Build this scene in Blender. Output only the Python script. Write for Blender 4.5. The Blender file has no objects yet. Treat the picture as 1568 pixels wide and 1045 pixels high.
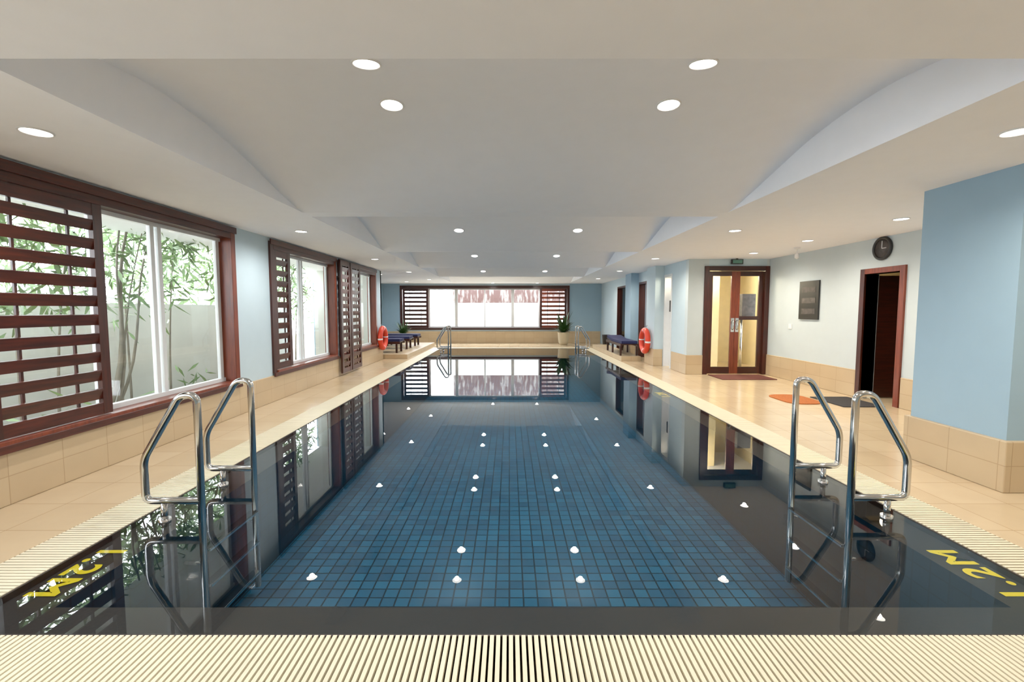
import bpy, bmesh, math, random
from mathutils import Vector, Matrix
random.seed(7)
S=bpy.context.scene
try:
    S.view_settings.view_transform='Standard'
    S.view_settings.look='None'
    S.view_settings.exposure=0.88
    S.view_settings.gamma=1.14
except Exception as e: print(e)
COL=S.collection

# ------------------------------------------------------------------ materials
def srgb(r,g,b):
    f=lambda c:(c/12.92 if c<=0.04045 else ((c+0.055)/1.055)**2.4)
    return (f(r/255),f(g/255),f(b/255),1)
def newmat(name):
    m=bpy.data.materials.new(name); m.use_nodes=True
    nt=m.node_tree; return m,nt,nt.nodes["Principled BSDF"]
def pm(name,col,rough=0.6,metal=0.0,noise=0.04,nscale=6,bump=0.0,spec=0.5):
    m,nt,b=newmat(name)
    b.inputs['Roughness'].default_value=rough; b.inputs['Metallic'].default_value=metal
    b.inputs['Specular IOR Level'].default_value=spec
    tc=nt.nodes.new('ShaderNodeTexCoord'); n=nt.nodes.new('ShaderNodeTexNoise')
    n.inputs['Scale'].default_value=nscale; n.inputs['Detail'].default_value=4
    nt.links.new(tc.outputs['Object'],n.inputs['Vector'])
    r=nt.nodes.new('ShaderNodeValToRGB')
    c=col
    r.color_ramp.elements[0].position=.3; r.color_ramp.elements[1].position=.7
    r.color_ramp.elements[0].color=tuple(max(0,x*(1-noise)) for x in c[:3])+(1,)
    r.color_ramp.elements[1].color=tuple(min(1,x*(1+noise)) for x in c[:3])+(1,)
    nt.links.new(n.outputs['Fac'],r.inputs['Fac']); nt.links.new(r.outputs['Color'],b.inputs['Base Color'])
    if bump:
        bp=nt.nodes.new('ShaderNodeBump'); bp.inputs['Strength'].default_value=bump; bp.inputs['Distance'].default_value=.01
        nt.links.new(n.outputs['Fac'],bp.inputs['Height']); nt.links.new(bp.outputs['Normal'],b.inputs['Normal'])
    return m
def tilemat(name,c1,c2,mortar,w,h,msize,rough,axes='xy',bias=0.0,var=None,offset=0.0,bump=.3):
    m,nt,b=newmat(name)
    b.inputs['Roughness'].default_value=rough
    tc=nt.nodes.new('ShaderNodeTexCoord'); sp=nt.nodes.new('ShaderNodeSeparateXYZ'); cb=nt.nodes.new('ShaderNodeCombineXYZ')
    nt.links.new(tc.outputs['Object'],sp.inputs[0])
    if axes=='sum':
        ad=nt.nodes.new('ShaderNodeMath'); ad.operation='ADD'
        nt.links.new(sp.outputs[0],ad.inputs[0]); nt.links.new(sp.outputs[1],ad.inputs[1])
        nt.links.new(ad.outputs[0],cb.inputs[0]); nt.links.new(sp.outputs[2],cb.inputs[1])
    else:
        ix={'x':0,'y':1,'z':2}
        nt.links.new(sp.outputs[ix[axes[0]]],cb.inputs[0]); nt.links.new(sp.outputs[ix[axes[1]]],cb.inputs[1])
    br=nt.nodes.new('ShaderNodeTexBrick'); br.offset=offset; br.squash=1
    br.inputs['Scale'].default_value=1; br.inputs['Brick Width'].default_value=w; br.inputs['Row Height'].default_value=h
    br.inputs['Mortar Size'].default_value=msize; br.inputs['Mortar Smooth'].default_value=.1; br.inputs['Bias'].default_value=bias
    br.inputs['Color1'].default_value=c1; br.inputs['Color2'].default_value=c2; br.inputs['Mortar'].default_value=mortar
    nt.links.new(cb.outputs[0],br.inputs['Vector'])
    n=nt.nodes.new('ShaderNodeTexNoise'); n.inputs['Scale'].default_value=3.0; n.inputs['Detail'].default_value=6
    nt.links.new(tc.outputs['Object'],n.inputs['Vector'])
    mx=nt.nodes.new('ShaderNodeMix'); mx.data_type='RGBA'; mx.blend_type='OVERLAY'; mx.inputs[0].default_value=var or .15
    nt.links.new(br.outputs['Color'],mx.inputs[6]); nt.links.new(n.outputs['Fac'],mx.inputs[7])
    nt.links.new(mx.outputs[2],b.inputs['Base Color'])
    bp=nt.nodes.new('ShaderNodeBump'); bp.invert=True; bp.inputs['Strength'].default_value=bump; bp.inputs['Distance'].default_value=.002
    nt.links.new(br.outputs['Fac'],bp.inputs['Height']); nt.links.new(bp.outputs['Normal'],b.inputs['Normal'])
    return m
def woodmat(name,ca,cb_,rough=.35,axis=1):
    m,nt,b=newmat(name); b.inputs['Roughness'].default_value=rough
    tc=nt.nodes.new('ShaderNodeTexCoord'); mp=nt.nodes.new('ShaderNodeMapping')
    sc=[14,14,14]; sc[axis]=1.2; mp.inputs['Scale'].default_value=sc
    n=nt.nodes.new('ShaderNodeTexNoise'); n.inputs['Scale'].default_value=3; n.inputs['Detail'].default_value=6
    r=nt.nodes.new('ShaderNodeValToRGB'); r.color_ramp.elements[0].color=ca; r.color_ramp.elements[1].color=cb_
    r.color_ramp.elements[0].position=.3; r.color_ramp.elements[1].position=.75
    nt.links.new(tc.outputs['Object'],mp.inputs[0]); nt.links.new(mp.outputs[0],n.inputs['Vector'])
    nt.links.new(n.outputs['Fac'],r.inputs['Fac']); nt.links.new(r.outputs['Color'],b.inputs['Base Color'])
    return m
def emis(name,col,st):
    m,nt,b=newmat(name); b.inputs['Base Color'].default_value=col
    b.inputs['Emission Color'].default_value=col; b.inputs['Emission Strength'].default_value=st
    return m
def thinglass(name,tint,ior=1.45,rough=0.0,bump=0.0):
    m,nt,b=newmat(name); nt.nodes.remove(b)
    out=nt.nodes['Material Output']
    t=nt.nodes.new('ShaderNodeBsdfTransparent'); t.inputs[0].default_value=tint
    g=nt.nodes.new('ShaderNodeBsdfGlossy'); g.inputs['Roughness'].default_value=rough; g.inputs[0].default_value=(1,1,1,1)
    fr=nt.nodes.new('ShaderNodeFresnel'); fr.inputs['IOR'].default_value=ior
    mx=nt.nodes.new('ShaderNodeMixShader')
    nt.links.new(fr.outputs[0],mx.inputs[0]); nt.links.new(t.outputs[0],mx.inputs[1]); nt.links.new(g.outputs[0],mx.inputs[2])
    nt.links.new(mx.outputs[0],out.inputs[0])
    if bump:
        tc=nt.nodes.new('ShaderNodeTexCoord'); n=nt.nodes.new('ShaderNodeTexNoise'); n.inputs['Scale'].default_value=1.3; n.inputs['Detail'].default_value=1
        nt.links.new(tc.outputs['Object'],n.inputs['Vector'])
        bp=nt.nodes.new('ShaderNodeBump'); bp.inputs['Strength'].default_value=bump; bp.inputs['Distance'].default_value=.01
        nt.links.new(n.outputs['Fac'],bp.inputs['Height']); nt.links.new(bp.outputs['Normal'],fr.inputs['Normal']); nt.links.new(bp.outputs['Normal'],g.inputs['Normal'])
    return m

M={}
M['ceil']=pm('ceiling_paint',srgb(244,246,252),.8,noise=.01)
M['blue']=pm('wall_paint_pale_blue',srgb(182,202,212),.6,noise=.015)
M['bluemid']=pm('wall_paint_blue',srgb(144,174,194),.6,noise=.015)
M['white']=pm('wall_paint_offwhite',srgb(188,200,204),.7,noise=.015)
M['floor']=tilemat('floor_tile_sand',srgb(200,178,145),srgb(192,169,135),srgb(166,139,104),.4,.4,.003,.16,'xy',var=.12)
M['base']=tilemat('base_tile_sand',srgb(190,168,134),srgb(184,160,126),srgb(164,139,105),.4,.21,.003,.35,'sum',var=.1)
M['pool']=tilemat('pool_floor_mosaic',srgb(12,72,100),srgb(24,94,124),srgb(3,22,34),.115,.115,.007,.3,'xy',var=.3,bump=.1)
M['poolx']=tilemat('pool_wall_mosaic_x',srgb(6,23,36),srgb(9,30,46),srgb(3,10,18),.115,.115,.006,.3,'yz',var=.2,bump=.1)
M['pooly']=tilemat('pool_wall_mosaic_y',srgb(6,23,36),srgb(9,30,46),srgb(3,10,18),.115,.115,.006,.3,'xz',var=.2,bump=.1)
M['rim']=pm('rim_stone_dark',srgb(36,22,15),.6,noise=.35,nscale=70)
M['grate']=pm('grating_cream',srgb(222,212,184),.45,noise=.03)
M['chan']=pm('channel_dark',srgb(50,36,19),.8)
M['steel']=pm('polished_steel',(.64,.64,.64,1),.12,1.0,noise=.02)
M['wood']=woodmat('dark_wood_y',srgb(46,14,8),srgb(84,30,16),axis=1)
M['woodz']=woodmat('dark_wood_z',srgb(41,13,8),srgb(74,27,16),axis=2)
M['woodred']=woodmat('warm_wood',srgb(92,35,18),srgb(130,58,32),axis=2)
M['woodx']=woodmat('dark_wood_x',srgb(35,12,8),srgb(64,24,15),axis=0)
M['alu']=pm('white_aluminium',srgb(215,218,220),.4)
M['glass']=thinglass('window_glass',(1,1,1,1))
M['water']=thinglass('pool_water',(.84,.95,.98,1),1.34,0.0,.012)
M['lamp']=emis('lamp_glow',(1,.95,.86,1),7)
M['yellow']=pm('marking_yellow',srgb(255,212,8),.6)
M['blackp']=pm('black_plastic',srgb(18,18,20),.4)
M['orange']=pm('lifebuoy_orange',srgb(214,50,12),.45)
M['whitep']=pm('white_plastic',srgb(228,228,228),.4)
M['cush']=pm('cushion_navy',srgb(10,20,72),.8)
M['towel']=pm('towel_blue',srgb(44,92,180),.9)
M['leafd']=pm('leaf_dark',srgb(38,72,28),.5,noise=.3)
M['leafb']=pm('bamboo_leaf',srgb(112,136,88),.5,noise=.5,nscale=2.5)
M['stem']=pm('bamboo_stem',srgb(116,108,94),.6,noise=.2)
M['pot']=pm('pot_stone',srgb(195,180,150),.7)
M['gwall']=pm('garden_wall_white',srgb(196,196,188),.9,noise=.08,nscale=1.5)
M['ground']=pm('garden_ground',srgb(110,102,86),.95,noise=.3)
M['matred']=pm('mat_red',srgb(84,32,22),.95,noise=.2,nscale=60)
M['matorange']=pm('mat_orange',srgb(160,82,20),.95,noise=.3,nscale=60)
M['matdark']=pm('mat_dark',srgb(34,32,34),.95,noise=.2,nscale=60)
M['cream']=pm('corridor_cream',srgb(232,214,165),.7)
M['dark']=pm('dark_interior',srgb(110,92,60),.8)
M['signt']=pm('sign_print',srgb(66,60,58),.6,noise=.5,nscale=14)
M['green']=emis('exit_green',srgb(70,110,95),.08)
# fence
m,nt,b=newmat('bamboo_fence'); tc=nt.nodes.new('ShaderNodeTexCoord'); mp=nt.nodes.new('ShaderNodeMapping'); mp.inputs['Scale'].default_value=(5,5,1.3)
n=nt.nodes.new('ShaderNodeTexNoise'); n.inputs['Scale'].default_value=2; n.inputs['Detail'].default_value=6
r=nt.nodes.new('ShaderNodeValToRGB'); r.color_ramp.elements[0].color=srgb(66,38,30); r.color_ramp.elements[0].position=.48
r.color_ramp.elements[1].color=srgb(120,112,106); r.color_ramp.elements[1].position=.68
nt.links.new(tc.outputs['Object'],mp.inputs[0]); nt.links.new(mp.outputs[0],n.inputs[0]); nt.links.new(n.outputs['Fac'],r.inputs[0]); nt.links.new(r.outputs[0],b.inputs['Base Color'])
M['fence']=m

# ------------------------------------------------------------------ mesh helper
class MB:
    def __init__(s): s.bm=bmesh.new(); s.mats=[]
    def mi(s,k):
        if k not in s.mats: s.mats.append(k)
        return s.mats.index(k)
    def face(s,pts,k):
        vs=[s.bm.verts.new(p) for p in pts]
        f=s.bm.faces.new(vs); f.material_index=s.mi(k); return f
    def box(s,x0,x1,y0,y1,z0,z1,k,rot=None):
        if x0>x1:x0,x1=x1,x0
        if y0>y1:y0,y1=y1,y0
        P=[Vector(p) for p in [(x0,y0,z0),(x1,y0,z0),(x1,y1,z0),(x0,y1,z0),(x0,y0,z1),(x1,y0,z1),(x1,y1,z1),(x0,y1,z1)]]
        if rot:
            c=Vector(((x0+x1)/2,(y0+y1)/2,(z0+z1)/2)); P=[c+rot@(p-c) for p in P]
        v=[s.bm.verts.new(p) for p in P]; i=s.mi(k)
        for q in [(0,3,2,1),(4,5,6,7),(0,1,5,4),(1,2,6,5),(2,3,7,6),(3,0,4,7)]:
            s.bm.faces.new([v[j] for j in q]).material_index=i
    def rings(s,rings,k,close=False,cap=True,smooth=True):
        i=s.mi(k); R=[[s.bm.verts.new(p) for p in r] for r in rings]; n=len(R[0])
        rr=len(R) if close else len(R)-1
        for a in range(rr):
            A=R[a];B=R[(a+1)%len(R)]
            for j in range(n):
                f=s.bm.faces.new([A[j],A[(j+1)%n],B[(j+1)%n],B[j]]); f.material_index=i; f.smooth=smooth
        if cap and not close:
            s.bm.faces.new(R[0][::-1]).material_index=i; s.bm.faces.new(R[-1]).material_index=i
    def tube(s,pts,r,k,seg=10,cap=True):
        pts=[Vector(p) for p in pts]; rings=[]; prev=None
        for a,p in enumerate(pts):
            d=(pts[min(a+1,len(pts)-1)]-pts[max(a-1,0)]).normalized()
            if prev is None:
                u=d.orthogonal().normalized()
            else:
                u=(prev-d*prev.dot(d)).normalized()
            prev=u; w=d.cross(u); rad=r[a] if isinstance(r,(list,tuple)) else r
            rings.append([p+(u*math.cos(t)+w*math.sin(t))*rad for t in [2*math.pi*q/seg for q in range(seg)]])
        s.rings(rings,k,cap=cap)
    def lathe(s,c,prof,k,seg=24,axis='z'):
        c=Vector(c); rings=[]
        for r,z in prof:
            ring=[]
            for q in range(seg):
                t=2*math.pi*q/seg; a,b2=r*math.cos(t),r*math.sin(t)
                ring.append(c+Vector({'z':(a,b2,z),'x':(z,a,b2),'y':(b2,z,a)}[axis]))
            rings.append(ring)
        s.rings(rings,k)
    def torus(s,c,R,r,kfun,axis='x',seg=48,sub=14):
        c=Vector(c); R_=[]
        for a in range(seg):
            t=2*math.pi*a/seg; ring=[]
            for q in range(sub):
                p=2*math.pi*q/sub; rr=R+r*math.cos(p); h=r*math.sin(p)
                u,v=rr*math.cos(t),rr*math.sin(t)
                ring.append(s.bm.verts.new(c+Vector({'x':(h,u,v),'z':(u,v,h),'y':(u,h,v)}[axis])))
            R_.append(ring)
        for a in range(seg):
            A=R_[a];B=R_[(a+1)%seg]; i=s.mi(kfun(a))
            for q in range(sub):
                f=s.bm.faces.new([A[q],A[(q+1)%sub],B[(q+1)%sub],B[q]]); f.material_index=i; f.smooth=True
    def done(s,name,parent=None,bevel=0,fixn=True):
        if fixn: bmesh.ops.recalc_face_normals(s.bm,faces=s.bm.faces)
        me=bpy.data.meshes.new(name); s.bm.to_mesh(me); s.bm.free()
        for k in s.mats: me.materials.append(M[k])
        o=bpy.data.objects.new(name,me); COL.objects.link(o)
        if bevel:
            md=o.modifiers.new('bevel','BEVEL'); md.width=bevel; md.segments=2; md.limit_method='ANGLE'
        if parent: o.parent=parent
        return o
def empty(name,loc=(0,0,0)):
    e=bpy.data.objects.new(name,None); e.empty_display_size=.1; COL.objects.link(e); return e
def fillet(pts,rad,n=6):
    pts=[Vector(p) for p in pts]; out=[pts[0]]
    for a in range(1,len(pts)-1):
        p=pts[a]; d0=(pts[a-1]-p); d1=(pts[a+1]-p); r=min(rad[a] if isinstance(rad,list) else rad,d0.length*.49,d1.length*.49)
        A=p+d0.normalized()*r; B=p+d1.normalized()*r
        for q in range(n+1):
            t=q/n; out.append(A*(1-t)**2+p*2*t*(1-t)+B*t*t)
    out.append(pts[-1]); return out

# ------------------------------------------------------------------ dimensions
PX0,PX1,PY0,PY1=-2.48,2.69,1.88,16.5      # water outline
IX0,IX1,IY0,IY1=-2.20,2.43,2.11,16.25     # pool inner
G=.33                                     # grating width
WL=-3.6; WR=5.56; YB=-3.0; YF=19.0; H=2.48
SX0,SX1=-2.30,2.43

# floor: ring around grating
b=MB()
ox0,ox1,oy0,oy1=PX0-G,PX1+G,PY0-G,PY1+G
b.box(-5.4,ox0,YB,YF+.1,-.2,0,'floor'); b.box(ox1,6.2,YB,YF+.1,-.2,0,'floor')
b.box(ox0,ox1,YB,oy0,-.2,0,'floor'); b.box(ox0,ox1,oy1,YF+.1,-.2,0,'floor')
b.done('floor')
# pool shell
b=MB()
b.face([(IX0,IY0,-.95),(IX1,IY0,-.95),(IX1,IY1,-.95),(IX0,IY1,-.95)],'pool')
zr=-.04
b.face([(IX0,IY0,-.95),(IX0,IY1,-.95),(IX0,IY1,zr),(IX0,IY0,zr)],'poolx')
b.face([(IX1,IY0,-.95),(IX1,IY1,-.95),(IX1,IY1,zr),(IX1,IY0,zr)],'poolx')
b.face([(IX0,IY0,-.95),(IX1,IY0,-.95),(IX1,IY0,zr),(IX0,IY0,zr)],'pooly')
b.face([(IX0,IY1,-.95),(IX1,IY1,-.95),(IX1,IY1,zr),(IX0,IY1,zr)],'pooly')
for (x0,x1,y0,y1) in [(PX0,IX0,PY0,PY1),(IX1,PX1,PY0,PY1),(IX0,IX1,PY0,IY0),(IX0,IX1,IY1,PY1)]:
    b.face([(x0,y0,zr),(x1,y0,zr),(x1,y1,zr),(x0,y1,zr)],'rim')
# thin lip between water and channel, channel
for (x0,x1,y0,y1) in [(PX0-.012,PX0,PY0-.012,PY1+.012),(PX1,PX1+.012,PY0-.012,PY1+.012),(PX0,PX1,PY0-.012,PY0),(PX0,PX1,PY1,PY1+.012)]:
    b.box(x0,x1,y0,y1,-.15,-.004,'rim')
for (x0,x1,y0,y1) in [(ox0,PX0,oy0,oy1),(PX1,ox1,oy0,oy1),(PX0,PX1,oy0,PY0),(PX0,PX1,PY1,oy1)]:
    b.face([(x0,y0,-.12),(x1,y0,-.12),(x1,y1,-.12),(x0,y1,-.12)],'chan')
b.done('swimming_pool')
b=MB(); b.face([(PX0,PY0,-.006),(PX1,PY0,-.006),(PX1,PY1,-.006),(PX0,PY1,-.006)],'water'); b.done('pool_water')
# grating (mitred corners)
b=MB(); p=.027; w=.017; z0,z1=-.03,.001
def bar(xa,ya,xb,yb):
    b.box(min(xa,xb),max(xa,xb),min(ya,yb),max(ya,yb),z0,z1,'grate')
x=ox0
while x<ox1-w:
    i=max(0,PX0-x, x+w-PX1); 
    bar(x,oy0+.002,x+w,PY0-.012-i if i>0 else PY0-.012)
    bar(x,PY1+.012+i,x+w,oy1-.002)
    x+=p
y=oy0
while y<oy1-w:
    i=max(0,PY0-y,y+w-PY1)
    bar(ox0+.002,y,PX0-.012-i,y+w); bar(PX1+.012+i,y,ox1-.002,y+w)
    y+=p
b.done('gutter_grating')

# ------------------------------------------------------------------ ceiling with vaulted bays
prof=[(0,2.62),(.3,2.73),(.6,2.80),(.95,2.835),(1.3,2.825),(1.7,2.78),(2.2,2.67),(2.7,2.555),(3.12,H)]
def smooth_prof(P,n=4):
    out=[]
    for i in range(len(P)-1):
        p0=P[max(i-1,0)];p1=P[i];p2=P[i+1];p3=P[min(i+2,len(P)-1)]
        for q in range(n):
            t=q/n
            z=.5*((2*p1[1])+(-p0[1]+p2[1])*t+(2*p0[1]-5*p1[1]+4*p2[1]-p3[1])*t*t+(-p0[1]+3*p1[1]-3*p2[1]+p3[1])*t**3)
            out.append((p1[0]+(p2[0]-p1[0])*t,z))
    out.append(P[-1]); return out
PR=smooth_prof(prof)
def vz(o):
    for i in range(len(PR)-1):
        if PR[i][0]<=o<=PR[i+1][0]:
            t=(o-PR[i][0])/(PR[i+1][0]-PR[i][0]); return PR[i][1]*(1-t)+PR[i+1][1]*t, math.atan2(PR[i+1][1]-PR[i][1],PR[i+1][0]-PR[i][0])
    return H,0
BAYS=[2.04,5.38,8.62,11.85,15.08]
b=MB()
b.box(-5.4,SX0,YB,YF+.1,H,H+.5,'ceil'); b.box(SX1,6.2,YB,YF+.1,H,H+.5,'ceil')
b.box(SX0,SX1,YB,BAYS[0],H,H+.5,'ceil')
for i,y0 in enumerate(BAYS):
    nxt=BAYS[i+1] if i<len(BAYS)-1 else YF+.1
    b.box(SX0,SX1,y0+3.12,nxt,H,H+.5,'ceil')
b.done('ceiling')
b=MB()
for y0 in BAYS:
    vs=[]
    for (o,z) in PR: vs.append((b.bm.verts.new((SX0,y0+o,z)),b.bm.verts.new((SX1,y0+o,z))))
    i=b.mi('ceil')
    for a in range(len(vs)-1):
        f=b.bm.faces.new([vs[a][0],vs[a][1],vs[a+1][1],vs[a+1][0]]); f.material_index=i; f.smooth=True
b.done('ceiling_vault',fixn=True)

# downlights
def downlight(x,y,vault=None,pw=14,col=(1,.96,.91)):
    z=H; sl=0
    if vault is not None: z,sl=vz(y-vault)
    bb=MB()
    bb.torus((0,0,-.003),.078,.007,lambda a:'whitep',axis='z',seg=32,sub=8)
    bb.lathe((0,0,0),[(.073,-.002),(.071,-.005),(.001,-.006)],'lamp',seg=32)
    o=bb.done('ceiling_downlight'); o.location=(x,y,z); o.rotation_euler=(sl,0,0)
    l=bpy.data.lights.new('lamp','SPOT'); l.energy=pw; l.spot_size=math.radians(165); l.spot_blend=1; l.shadow_soft_size=.035; l.color=col
    lo=bpy.data.objects.new('lamp',l); COL.objects.link(lo); lo.parent=o; lo.location=(0,0,-.03)
PW=60
WARM=(1,.88,.72)
for y in [-.8,2.84,6.36,9.8,13.1,16.4]: downlight(-2.87,y,pw=PW*.9)
for y in [-.8,2.84,6.3,9.7,12.8,15.9]: downlight(3.08,y,pw=PW,col=WARM)
for y in [1.6,5.5,7.2,8.78]: downlight(4.66,y,pw=PW,col=WARM)
for y in [14.0,17.6]: downlight(-3.95,y,pw=PW*.6)
for bay,ys in [(2.04,(2.71,3.28)),(5.38,(6.84,7.50)),(8.62,(10.33,10.83)),(11.85,(13.7,14.34))]:
    for y in ys:
        for x in (-.82,1.11): downlight(x,y,bay,pw=PW*.8)
downlight(-.68,18.5,pw=PW*.6); downlight(1.13,18.5,pw=PW*.6)

# ------------------------------------------------------------------ walls
ZS,ZT=.43,2.43
WINS=[(-1.5,6.0),(6.87,9.45),(9.6,12.3)]
b=MB()
b.box(WL-.2,WL,YB,12.85,-.1,ZS,'blue'); b.box(WL-.2,WL,YB,12.85,ZT,H+.02,'blue')
pe=YB
for a,c in WINS+[(12.85,0)]:
    b.box(WL-.2,WL,pe,a,ZS,ZT,'blue'); pe=c
b.box(-5.45,WL,12.75,12.85,-.1,H+.02,'gwall')
b.done('wall_left')
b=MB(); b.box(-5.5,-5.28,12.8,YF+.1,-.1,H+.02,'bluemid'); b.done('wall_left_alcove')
FX0,FX1,FZ0,FZ1=-4.55,2.50,.56,2.40
b=MB()
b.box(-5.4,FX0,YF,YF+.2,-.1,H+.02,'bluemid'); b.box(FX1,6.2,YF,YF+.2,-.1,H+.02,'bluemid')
b.box(FX0,FX1,YF,YF+.2,-.1,FZ0,'blue'); b.box(FX0,FX1,YF,YF+.2,FZ1,H+.02,'blue')
b.done('wall_far')
b=MB(); b.box(-5.4,6.2,YB-.2,YB,-.1,H+.02,'blue'); b.done('wall_back')
# right wall with door opening
DY0,DY1,DZ=6.50,7.14,1.95
b=MB()
b.box(WR,WR+.2,YB,DY0,-.1,H+.02,'white'); b.box(WR,WR+.2,DY1,9.8,-.1,H+.02,'white'); b.box(WR,WR+.2,DY0,DY1,DZ,H+.02,'white')
b.done('wall_right')
# changing room behind opening
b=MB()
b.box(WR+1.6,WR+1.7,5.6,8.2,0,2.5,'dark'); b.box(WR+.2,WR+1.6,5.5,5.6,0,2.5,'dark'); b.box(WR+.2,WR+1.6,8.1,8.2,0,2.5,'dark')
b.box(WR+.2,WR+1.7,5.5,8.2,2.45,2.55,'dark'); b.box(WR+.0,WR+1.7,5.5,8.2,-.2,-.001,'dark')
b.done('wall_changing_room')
l=bpy.data.lights.new('lamp','POINT'); l.energy=7; l.color=(1,.85,.55); l.shadow_soft_size=.1
e=MB(); e.lathe((6.5,7.6,2.449),[(.09,-.002),(.09,-.02),(.001,-.02)],'whitep'); e=e.done('changing_room_fill_light')  # unseen fill lamp with fitting, added to lift the dark room behind
lo=bpy.data.objects.new('lamp',l); lo.location=(6.5,7.6,2.25); COL.objects.link(lo); lo.parent=e
# wall with double door  (Y=9.8)
EX0,EX1,EZ=4.26,5.50,2.24
b=MB()
RX=3.83
b.box(RX,EX0,9.8,9.95,-.1,H+.02,'white'); b.box(EX1,WR+.2,9.8,9.95,-.1,H+.02,'white'); b.box(EX0,EX1,9.8,9.95,EZ,H+.02,'blue')
b.done('wall_entrance')
# pool side wall right far
b=MB()
ops=[(10.75,11.3,2.25),(12.75,13.5,2.2),(15.0,16.2,2.2)]
pe=9.95
for a,c,zt in ops+[(YF,0,0)]:
    b.box(RX,RX+.15,pe,a,-.1,H+.02,'blue'); pe=c
    if c: b.box(RX,RX+.15,a,c,zt,H+.02,'blue')
b.done('wall_right_far')
b=MB()
b.box(3.60,RX-.001,11.3,12.0,-.0,H,'blue'); b.done('wall_pier_right')
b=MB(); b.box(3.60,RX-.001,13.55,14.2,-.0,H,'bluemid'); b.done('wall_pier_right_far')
# corridor behind doors
b=MB()
b.box(RX+.15,6.2,12.2,12.3,0,2.5,'cream'); b.box(6.1,6.2,9.95,12.3,0,2.5,'cream')
b.box(4.9,5.1,11.1,12.2,0,2.5,'cream')
b.done('wall_corridor')
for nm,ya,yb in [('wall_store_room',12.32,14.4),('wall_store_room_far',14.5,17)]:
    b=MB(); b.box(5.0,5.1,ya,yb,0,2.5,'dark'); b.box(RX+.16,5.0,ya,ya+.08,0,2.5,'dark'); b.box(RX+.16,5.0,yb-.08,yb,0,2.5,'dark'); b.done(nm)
l=bpy.data.lights.new('lamp','POINT'); l.energy=60; l.color=(1,.85,.6); l.shadow_soft_size=.15
e=MB(); e.lathe((4.6,10.9,H),[(.09,-.002),(.09,-.02),(.001,-.02)],'lamp'); e=e.done('corridor_fill_light')  # unseen lamp and disc, added so the corridor looks lit through the glass
lo=bpy.data.objects.new('lamp',l); lo.location=(4.6,10.9,2.3); COL.objects.link(lo); lo.parent=e
# big column
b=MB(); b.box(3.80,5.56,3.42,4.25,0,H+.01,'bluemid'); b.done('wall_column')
# base tiling
def base(name,x0,x1,y0,y1,z=.42):
    bb=MB(); bb.box(x0,x1,y0,y1,0,z,'base'); return bb.done(name,bevel=.008)
base('baseboard_column',3.765,5.55,3.385,4.285,.40)
base('baseboard_left',WL,WL+.02,YB,12.85,.40)
base('baseboard_right',WR-.02,WR,7.23,9.78,.44)
base('baseboard_right_near',WR-.02,WR,YB,6.40,.44)
base('baseboard_entrance',RX-.02,4.17,9.775,9.80,.42)
base('baseboard_right_far',RX-.02,RX,9.80,10.7,.42)
base('baseboard_pier',3.58,RX-.022,11.28,12.02,.42)
base('baseboard_pier_far',3.58,RX-.022,13.53,14.22,.42)
base('baseboard_far',-5.26,RX-.03,YF-.02,YF,.50)

# ------------------------------------------------------------------ windows & shutters
def shutter(name,x,y0,y1,z0,z1,pitch=.153,axis='y',wood='wood',rail=.10,stile=.09,mid=True,sl=.092):
    bb=MB()
    def bx(u0,u1,d0,d1,a,c,k,rot=None):
        if axis=='y': bb.box(x+d0,x+d1,u0,u1,a,c,k,rot)
        else: bb.box(u0,u1,x+d0,x+d1,a,c,k,rot)
    bx(y0,y0+stile,-.02,.02,z0,z1,'woodz'); bx(y1-stile,y1,-.02,.02,z0,z1,'woodz')
    bx(y0+stile,y1-stile,-.018,.018,z0,z0+rail,wood); bx(y0+stile,y1-stile,-.018,.018,z1-rail,z1,wood)
    n=int((z1-z0-2*rail)/pitch); pt=(z1-z0-2*rail)/n
    rot=Matrix.Rotation(math.radians(12),3,'Y' if axis=='y' else 'X')
    for i in range(n):
        zc=z0+rail+pt*(i+.5)
        bx(y0+stile-.01,y1-stile+.01,-.012,.012,zc-sl/2,zc+sl/2,wood,rot)
    if mid: 
        for q in (.28,.72):
            um=y0+(y1-y0)*q; bx(um-.010,um+.010,-.034,-.018,z0+rail,z1-rail,'woodz')
    return bb.done(name)
def window_side(name,y0,y1,mull,glass0):
    e=empty(name)
    bb=MB(); t=.09
    bb.box(WL-.2,WL+.03,y0,y0+t,ZS,ZT,'woodz'); bb.box(WL-.2,WL+.03,y1-t,y1,ZS,ZT,'woodred')
    bb.box(WL-.2,WL+.03,y0+t,y1-t,ZT-.12,ZT,'wood'); bb.box(WL-.2,WL+.05,y0+t,y1-t,ZS,ZS+.04,'woodred')
    bb.box(WL+.03,WL+.05,y0-.01,y1+.01,ZT-.05,ZT+.03,'wood'); bb.box(WL+.031,WL+.055,y0-.01,y1+.01,ZS-.05,ZS+.01,'wood')
    bb.done('casing',e,bevel=.004)
    bb=MB(); xg=WL-.14
    bb.box(xg-.03,xg+.03,y0+t,y1-t,ZS+.04,ZS+.085,'alu'); bb.box(xg-.03,xg+.03,y0+t,y1-t,ZT-.16,ZT-.12,'alu')
    for mm,wd in mull: bb.box(xg-.02,xg+.02,mm-wd/2,mm+wd/2,ZS+.085,ZT-.16,'alu')
    bb.done('sliding_frame',e)
    bb=MB(); bb.face([(xg,y0+t,ZS+.085),(xg,y1-t,ZS+.085),(xg,y1-t,ZT-.16),(xg,y0+t,ZT-.16)],'glass'); bb.done('glass',e)
window_side('window_1',WINS[0][0],WINS[0][1],[(4.12,.06),(4.80,.05),(4.90,.05),(5.86,.06),(2.6,.06),(.6,.06)],0)
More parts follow.
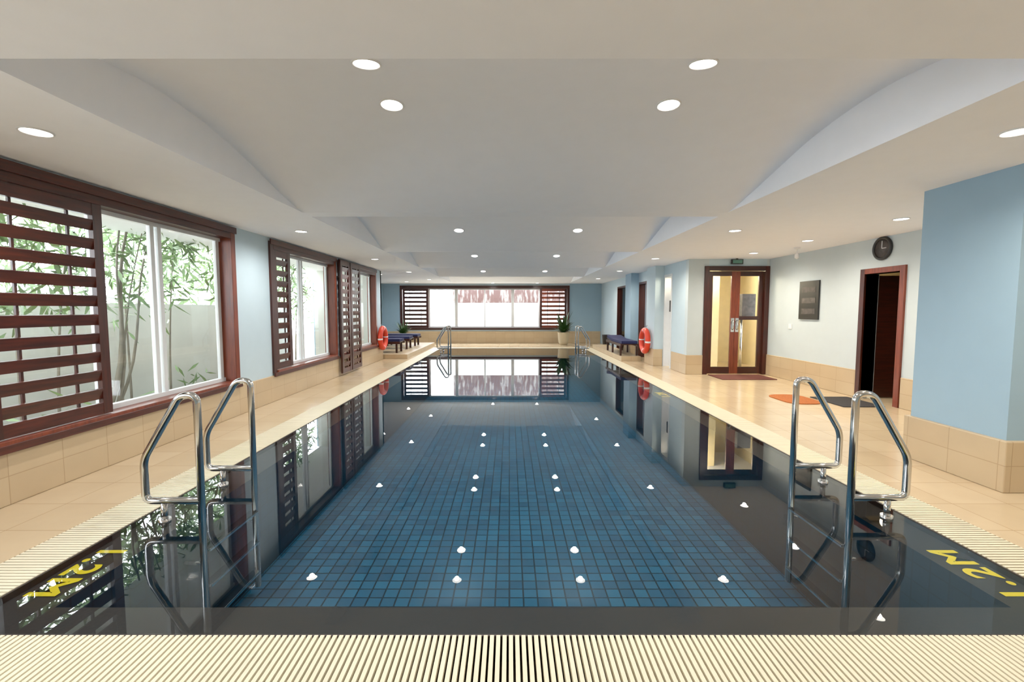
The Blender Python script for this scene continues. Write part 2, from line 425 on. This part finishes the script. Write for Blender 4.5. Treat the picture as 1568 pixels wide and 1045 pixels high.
window_side('window_2',WINS[1][0],WINS[1][1],[(7.0,.05),(8.12,.05),(8.22,.05),(9.33,.05)],0)
window_side('window_3',WINS[2][0],WINS[2][1],[(9.72,.05),(11.0,.06),(12.18,.05)],0)
shutter('louvred_shutter',WL+.0,3.08,4.06,ZS+.05,ZT-.12)
shutter('louvred_shutter',WL+.0,2.06,3.04,ZS+.05,ZT-.12)
shutter('louvred_shutter',WL+.0,-1.3,-.3,ZS+.05,ZT-.12)
shutter('louvred_shutter',WL+.0,6.97,7.5,ZS+.05,ZT-.12)
shutter('louvred_shutter',WL+.085,9.5,10.05,.06,ZT)
shutter('louvred_shutter',WL+.085,10.1,10.75,.06,ZT)
# far window
e=empty('window_4'); bb=MB()
bb.box(FX0,FX0+.1,YF-.03,YF+.2,FZ0,FZ1,'woodz'); bb.box(FX1-.1,FX1,YF-.03,YF+.2,FZ0,FZ1,'woodz')
bb.box(FX0+.1,FX1-.1,YF-.03,YF+.2,FZ1-.12,FZ1,'woodx'); bb.box(FX0+.1,FX1-.1,YF-.04,YF+.2,FZ0,FZ0+.08,'woodx'); bb.done('casing',e)
bb=MB(); yg=YF+.12
for xm,wd in [(-3.36,.08),(-2.22,.12),(-1.03,.05),(.14,.12),(1.26,.08)]: bb.box(xm-wd/2,xm+wd/2,yg-.02,yg+.02,FZ0+.08,FZ1-.12,'alu')
bb.box(FX0+.1,FX1-.1,yg-.03,yg+.03,FZ0+.08,FZ0+.14,'alu'); bb.box(FX0+.1,FX1-.1,yg-.03,yg+.03,FZ1-.17,FZ1-.12,'alu'); bb.done('sliding_frame',e)
bb=MB(); bb.face([(FX0+.1,yg,FZ0+.1),(FX1-.1,yg,FZ0+.1),(FX1-.1,yg,FZ1-.12),(FX0+.1,yg,FZ1-.12)],'glass'); bb.done('glass',e)
shutter('louvred_shutter',YF+.03,-4.44,-3.38,FZ0+.09,FZ1-.13,pitch=.16,axis='x',wood='woodx')
shutter('louvred_shutter',YF+.03,1.27,2.39,FZ0+.09,FZ1-.13,pitch=.16,axis='x',wood='woodred')

# ------------------------------------------------------------------ ladders
def ladder(xp,sgn,ya,yb,name='pool_ladder'):
    e=empty(name)
    for i,y in enumerate((ya,yb)):
        P=lambda u,z:(xp+sgn*u,y,z)
        bb=MB()
        path=fillet([P(0,-.85),P(0,.84),P(.11,.84),P(.37,.41),P(.37,.13),P(.0,.13)],[0,.075,.075,.06,.05,0],8)
        bb.tube(path,.0235,'steel',seg=14)
        bb.tube([P(.25,.13),P(.25,-.035)],.02,'steel',seg=12)
        bb.tube([P(.25,.01),P(.25,-.038)],.036,'steel',seg=16)
        bb.tube(fillet([P(0,-.30),P(.13,-.30)],0),.012,'steel',seg=8)
        bb.done('rail_%d'%(i+1),e)
    bb=MB()
    for z in (-.22,-.47,-.72):
        bb.box(xp-.035,xp+.035,ya+.015,yb-.015,z-.012,z+.012,'steel')
    bb.done('treads',e,bevel=.006)
    return e
ladder(-2.05,-1,2.95,3.57); ladder(2.31,1,3.0,3.63)
ladder(-2.02,-1,15.0,15.6); ladder(2.28,1,15.0,15.6)

# depth markings
def marking(x,y,rot,size=.21):
    cu=bpy.data.curves.new('txt','FONT'); cu.body='1.2M'; cu.size=size; cu.offset=.0055; cu.space_character=1.12
    o=bpy.data.objects.new('tmp',cu); COL.objects.link(o)
    bpy.context.view_layer.update()
    me=bpy.data.meshes.new_from_object(o.evaluated_get(bpy.context.evaluated_depsgraph_get()))
    bpy.data.objects.remove(o)
    me.materials.clear(); me.materials.append(M['yellow'])
    q=bpy.data.objects.new('depth_marking',me); COL.objects.link(q); q.location=(x,y,-.036); q.rotation_euler=(0,0,rot)
marking(-2.44,2.67,-math.pi/2,.225); marking(2.65,2.15,math.pi/2,.225); marking(2.66,7.4,math.pi/2,.2)

# ------------------------------------------------------------------ double door
e=empty('door_1'); Y=9.8
bb=MB()
bb.box(4.17,4.27,Y-.03,Y+.15,0,2.33,'woodz'); bb.box(5.46,5.555,Y-.03,Y+.15,0,2.33,'woodz'); bb.box(4.27,5.46,Y-.03,Y+.15,2.23,2.33,'woodx')
bb.done('frame',e,bevel=.004)
for nm,x0,x1,side in [('leaf_left',4.28,4.86,1),('leaf_right',4.865,5.45,-1)]:
    bb=MB(); yy=Y+.05; s=.09
    sa,sc=('woodz','woodred') if side==1 else ('woodred','woodz')
    bb.box(x0,x0+s,yy-.02,yy+.02,.01,2.22,sa); bb.box(x1-s,x1,yy-.02,yy+.02,.01,2.22,sc)
    bb.box(x0+s,x1-s,yy-.02,yy+.02,.01,.16,'woodx'); bb.box(x0+s,x1-s,yy-.02,yy+.02,2.12,2.22,'woodx')
    if side==-1: bb.box(x0+s,x1-s,yy-.02,yy+.02,1.18,1.26,'woodx')
    bb.face([(x0+s,yy,.16),(x1-s,yy,.16),(x1-s,yy,2.12),(x0+s,yy,2.12)],'glass')
    hx=(x1-.045) if side==1 else (x0+.045)
    bb.box(hx-.035,hx+.035,yy-.026,yy-.02,.92,1.22,'steel')
    bb.tube([(hx,yy-.03,.97),(hx,yy-.07,.99),(hx,yy-.07,1.15),(hx,yy-.03,1.17)],.012,'steel')
    bb.done(nm,e)
bb=MB(); bb.box(5.2,5.5,10.2,10.75,1.25,1.75,'signt'); bb.box(5.2,5.5,10.2,10.75,0,.05,'dark'); bb.tube([(5.35,10.5,.05),(5.35,10.5,1.25)],.03,'steel'); bb.done('notice_stand')
# exit sign
bb=MB(); bb.box(4.68,4.92,9.66,9.72,2.36,2.46,'blackp'); bb.box(4.70,4.90,9.655,9.66,2.375,2.445,'green'); bb.box(4.78,4.82,9.68,9.70,2.46,H,'blackp'); bb.done('exit_sign')
# changing room door
e=empty('door_2'); bb=MB()
bb.box(WR-.03,WR+.2,6.41,6.50,0,2.03,'woodred'); bb.box(WR-.03,WR+.2,7.14,7.23,0,2.03,'woodz'); bb.box(WR-.03,WR+.2,6.50,7.14,1.95,2.03,'woodred'); bb.done('frame',e,bevel=.004)
bb=MB(); bb.box(WR+.21,WR+.85,7.16,7.20,.01,1.93,'woodx'); bb.tube([(WR+.75,7.16,1.0),(WR+.75,7.11,1.0),(WR+.65,7.11,1.0)],.01,'steel'); bb.done('leaf',e)
# glass door on pool side wall + dark openings frames
for i,(a,c,zt) in enumerate(ops):
    e=empty('door_%d'%(i+3)); bb=MB(); k='alu' if i==0 else 'woodz'
    bb.box(RX-.01,RX+.15,a,a+.05,0,zt,k); bb.box(RX-.01,RX+.15,c-.05,c,0,zt,k); bb.box(RX-.01,RX+.15,a+.05,c-.05,zt-.06,zt,k)
    bb.done('frame',e)
    bb=MB(); bb.face([(RX+.08,a+.05,0.02),(RX+.08,c-.05,.02),(RX+.08,c-.05,zt-.06),(RX+.08,a+.05,zt-.06)],'glass')
    if i==0: bb.box(RX+.06,RX+.075,a+.15,a+.35,1.35,1.62,'signt')
    bb.done('glass',e)

# wall things
e=MB(); cx=WR
e.torus((cx-.02,6.84,2.31),.155,.022,lambda a:'blackp',axis='x'); e.lathe((cx,6.84,2.31),[(.15,-.003),(.15,-.022),(.001,-.023)],'signt',axis='x',seg=32)
e.box(cx-.03,cx-.026,6.835,6.845,2.31,2.42,'whitep'); e.box(cx-.03,cx-.026,6.76,6.84,2.305,2.315,'whitep'); e.done('wall_clock')
e=MB(); e.box(WR-.03,WR-.001,8.18,8.72,1.22,1.93,'blackp'); 
for j in range(3): e.box(WR-.033,WR-.03,8.26,8.64,1.32+j*.2,1.42+j*.2,'signt')
e.done('framed_notice')
e=MB(); e.box(WR-.012,WR-.001,8.95,9.05,1.02,1.12,'whitep'); e.done('light_switch')
e=MB(); e.lathe((5.0,8.0,H),[(.05,0),(.05,-.02),(.008,-.03),(.008,-.10),(.035,-.12),(.035,-.18),(.005,-.2)],'whitep',seg=16); e.done('ceiling_camera')

def mat(name,x0,x1,y0,y1,k,rnd=.02):
    bb=MB(); pts=[]
    for cx,cy,a0 in [(x1-rnd,y1-rnd,0),(x0+rnd,y1-rnd,90),(x0+rnd,y0+rnd,180),(x1-rnd,y0+rnd,270)]:
        for q in range(7):
            t=math.radians(a0+15*q); pts.append((cx+rnd*math.cos(t),cy+rnd*math.sin(t)))
    bb.rings([[(x,y,.001) for x,y in pts],[(x,y,.012) for x,y in pts]],k,smooth=False); bb.done(name)
mat('door_mat',4.25,5.35,9.0,9.7,'matred'); mat('bath_mat',4.18,4.72,6.65,7.4,'matorange',.2)
mat('door_mat',4.80,5.4,6.45,7.2,'matdark'); mat('door_mat',4.85,5.4,4.7,5.5,'matred')

# lifebuoys
def buoy(x,y,z,side):
    bb=MB(); bb.torus((x,y,z),.27,.07,lambda a:'whitep' if (a%12)<1 else 'orange',axis='x')
    bb.tube([(x,y,z+.3),(x+side*.06,y,z+.4)],.01,'steel'); bb.done('lifebuoy')
buoy(WL+.10,12.57,.62,-1); buoy(3.50,11.75,.60,1)

# platforms + loungers
b=MB(); b.box(-5.26,-2.90,12.87,17.6,0,.13,'base'); b.done('sunbed_platform')
b=MB(); b.box(3.04,3.57,12.3,16.6,0,.13,'base'); b.done('sunbed_platform')
def lounger(cx,cy,ang,zb,towel=True,tilt=-28,W=.62):
    bb=MB(); L=1.9
    for yy in (-W/2,W/2-.05): bb.box(-L/2,L/2,yy,yy+.05,.26,.33,'woodx')
    for xx in (-L/2+.08,L/2-.16,.1):
        for yy in (-W/2+.005,W/2-.055): bb.box(xx,xx+.06,yy,yy+.05,0,.26,'woodx')
    for i in range(14): bb.box(-L/2+.02+i*.09,-L/2+.08+i*.09,-W/2+.05,W/2-.05,.30,.325,'woodx')
    bb.box(-L/2+.02,.32,-W/2+.03,W/2-.03,.335,.41,'cush')
    r=Matrix.Rotation(math.radians(tilt),3,'Y'); dz=.31*math.sin(math.radians(-tilt))
    bb.box(.29,.93,-W/2+.03,W/2-.03,.335+dz,.41+dz,'cush',r); bb.box(.31,.95,-W/2+.03,W/2-.03,.31+dz,.33+dz,'woodx',r)
    if towel: bb.box(.62,.92,-.2,.2,.47+dz,.53+dz,'towel',r)
    bb.tube([(.8,-.2,.28),(.85,-.2,.32+dz*1.4)],.015,'woodx'); bb.tube([(.8,.2,.28),(.85,.2,.32+dz*1.4)],.015,'woodx')
    o=bb.done('sun_lounger',bevel=.012); o.location=(cx,cy,zb); o.rotation_euler=(0,0,ang)
for y in (13.6,14.9,16.2): lounger(-4.15,y,math.pi,.13)
b=None
lounger(3.30,13.4,math.pi/2,.13,False,-6,.5)
# plants
def plant(x,y,s=1,name='potted_plant',zb=0):
    bb=MB(); bb.lathe((x,y,zb),[(.12*s,0),(.16*s,.1*s),(.19*s,.40*s),(.20*s,.42*s),(.17*s,.42*s),(.16*s,.38*s),(.01,.38*s)],'pot')
    for i in range(70):
        a=random.uniform(0,6.28); l=random.uniform(.5,.9)*s; up=random.uniform(.45,1.1)
        d=Vector((math.cos(a),math.sin(a),0)); n=Vector((-math.sin(a),math.cos(a),0)); pts=[]
        for q in range(6):
            t=q/5; pts.append(Vector((x,y,zb+.38*s))+d*l*t*(1.1-up*.6)*.8+Vector((0,0,l*up*t-l*.5*t*t*(1-up*.5))))
        wv=[.006,.03,.038,.034,.02,.002]
        for q in range(5):
            bb.face([pts[q]-n*wv[q]*s,pts[q]+n*wv[q]*s,pts[q+1]+n*wv[q+1]*s,pts[q+1]-n*wv[q+1]*s],'leafd')
    bb.done(name,fixn=False)
plant(2.15,18.1,1.2); plant(-4.3,18.35,.9)
bb=MB(); bb.lathe((3.6,16.9,0),[(.12,0),(.15,.45),(.155,.47),(.13,.47),(.12,.40),(.01,.40)],'blackp'); bb.done('waste_bin')

# ------------------------------------------------------------------ exterior
b=MB(); b.box(-14,-5.51,-8,30,-.35,-.2,'ground'); b.box(-5.5,WL-.2,-8,12.7,-.35,-.2,'ground'); b.box(-5.5,14,YF+.2,30,-.35,-.2,'ground'); b.done('ground')
b=MB(); b.box(-6.3,-6.1,-6,12.7,-.2,1.5,'gwall'); b.done('garden_wall_side')
b=MB(); b.box(-8,8,21.6,21.8,-.2,1.72,'gwall'); b.done('garden_wall_far')
b=MB(); b.box(-2.7,8,21.85,21.95,-.2,3.1,'fence'); b.done('bamboo_fence')
def leafcl(bb,c,n,sp,k,L=(.14,.30),wf=.085):
    for _ in range(n):
        p=Vector(c)+Vector((random.gauss(0,sp*.6),random.gauss(0,sp),random.gauss(0,sp)))
        d=Vector((random.uniform(-1,1),random.uniform(-1,1),random.uniform(-1.3,.4))).normalized()
        l=random.uniform(*L); w=d.cross(Vector((random.uniform(-1,1),random.uniform(-1,1),random.uniform(-1,1)))).normalized()*l*wf
        bb.face([p,p+d*l*.4+w,p+d*l,p+d*l*.4-w],k)
bb=MB()
y=1.0
while y<12:
    x=random.uniform(-5.9,-5.3); top=random.uniform(2.6,3.6)
    lean=random.uniform(-.5,.5); pts=[(x+.2*t*t,y+lean*t*t,-.2+(top+.2)*t) for t in [q/8 for q in range(9)]]
    bb.tube(pts,[.018*(1-.7*q/8) for q in range(9)],'stem',seg=6)
    for q in range(5,9):
        leafcl(bb,pts[q],int(36*random.uniform(.3,1.5)),.24,'leafb')
    y+=random.uniform(.35,1.1)
# leaning trunks seen through the first pane
for (y0,dy,r) in [(5.75,.75,.035),(5.9,.45,.025),(5.85,1.1,.022)]:
    pts=[(-5.25+.08*math.sin(5*t),y0+dy*t+.05*math.sin(7*t),-.2+3.0*t) for t in [q/10 for q in range(11)]]
    bb.tube(pts,[r*(1-.6*q/10) for q in range(11)],'stem',seg=8)
for _ in range(46):
    yy=random.uniform(4.6,10.5)
    leafcl(bb,(random.uniform(-5.7,-5.1),yy,random.uniform(1.75,2.9)-(0.35 if yy<6.6 else 0)),22,.2,'leafb',(.16,.34))
for _ in range(4):
    leafcl(bb,(random.uniform(-5.9,-5.3),random.uniform(3.5,10),random.uniform(-.1,.3)),22,.2,'leafb')
for _ in range(190):
    leafcl(bb,(random.uniform(-7.4,-6.5),random.uniform(1,15),random.uniform(1.5,4.2)),38,.34,'leafb',(.18,.4))
bb.done('bamboo_hedge',fixn=False)

# ------------------------------------------------------------------ world + portals
W=bpy.data.worlds.new('sky'); S.world=W; W.use_nodes=True; nt=W.node_tree
bg=nt.nodes['Background']; bg.inputs[0].default_value=(.85,.93,1,1); bg.inputs[1].default_value=9.5
def portal(loc,rot,sx,sy):
    l=bpy.data.lights.new('portal','AREA'); l.shape='RECTANGLE'; l.size=sx; l.size_y=sy
    l.cycles.is_portal=True
    o=bpy.data.objects.new('daylight_portal',l); o.location=loc; o.rotation_euler=rot; COL.objects.link(o)
for a,c in WINS: portal((WL-.22,(a+c)/2,(ZS+ZT)/2),(0,-math.pi/2,0),ZT-ZS,c-a)
portal(((FX0+FX1)/2,YF+.25,(FZ0+FZ1)/2),(-math.pi/2,0,0),FX1-FX0,FZ1-FZ0)

# ------------------------------------------------------------------ camera
ca=bpy.data.cameras.new('camera'); ca.lens=16.0; ca.sensor_width=36; ca.shift_x=4/1568; ca.clip_start=.05
co=bpy.data.objects.new('camera',ca); co.location=(0,0,1.4); co.rotation_euler=(math.radians(90-3.94),0,0); COL.objects.link(co); S.camera=co
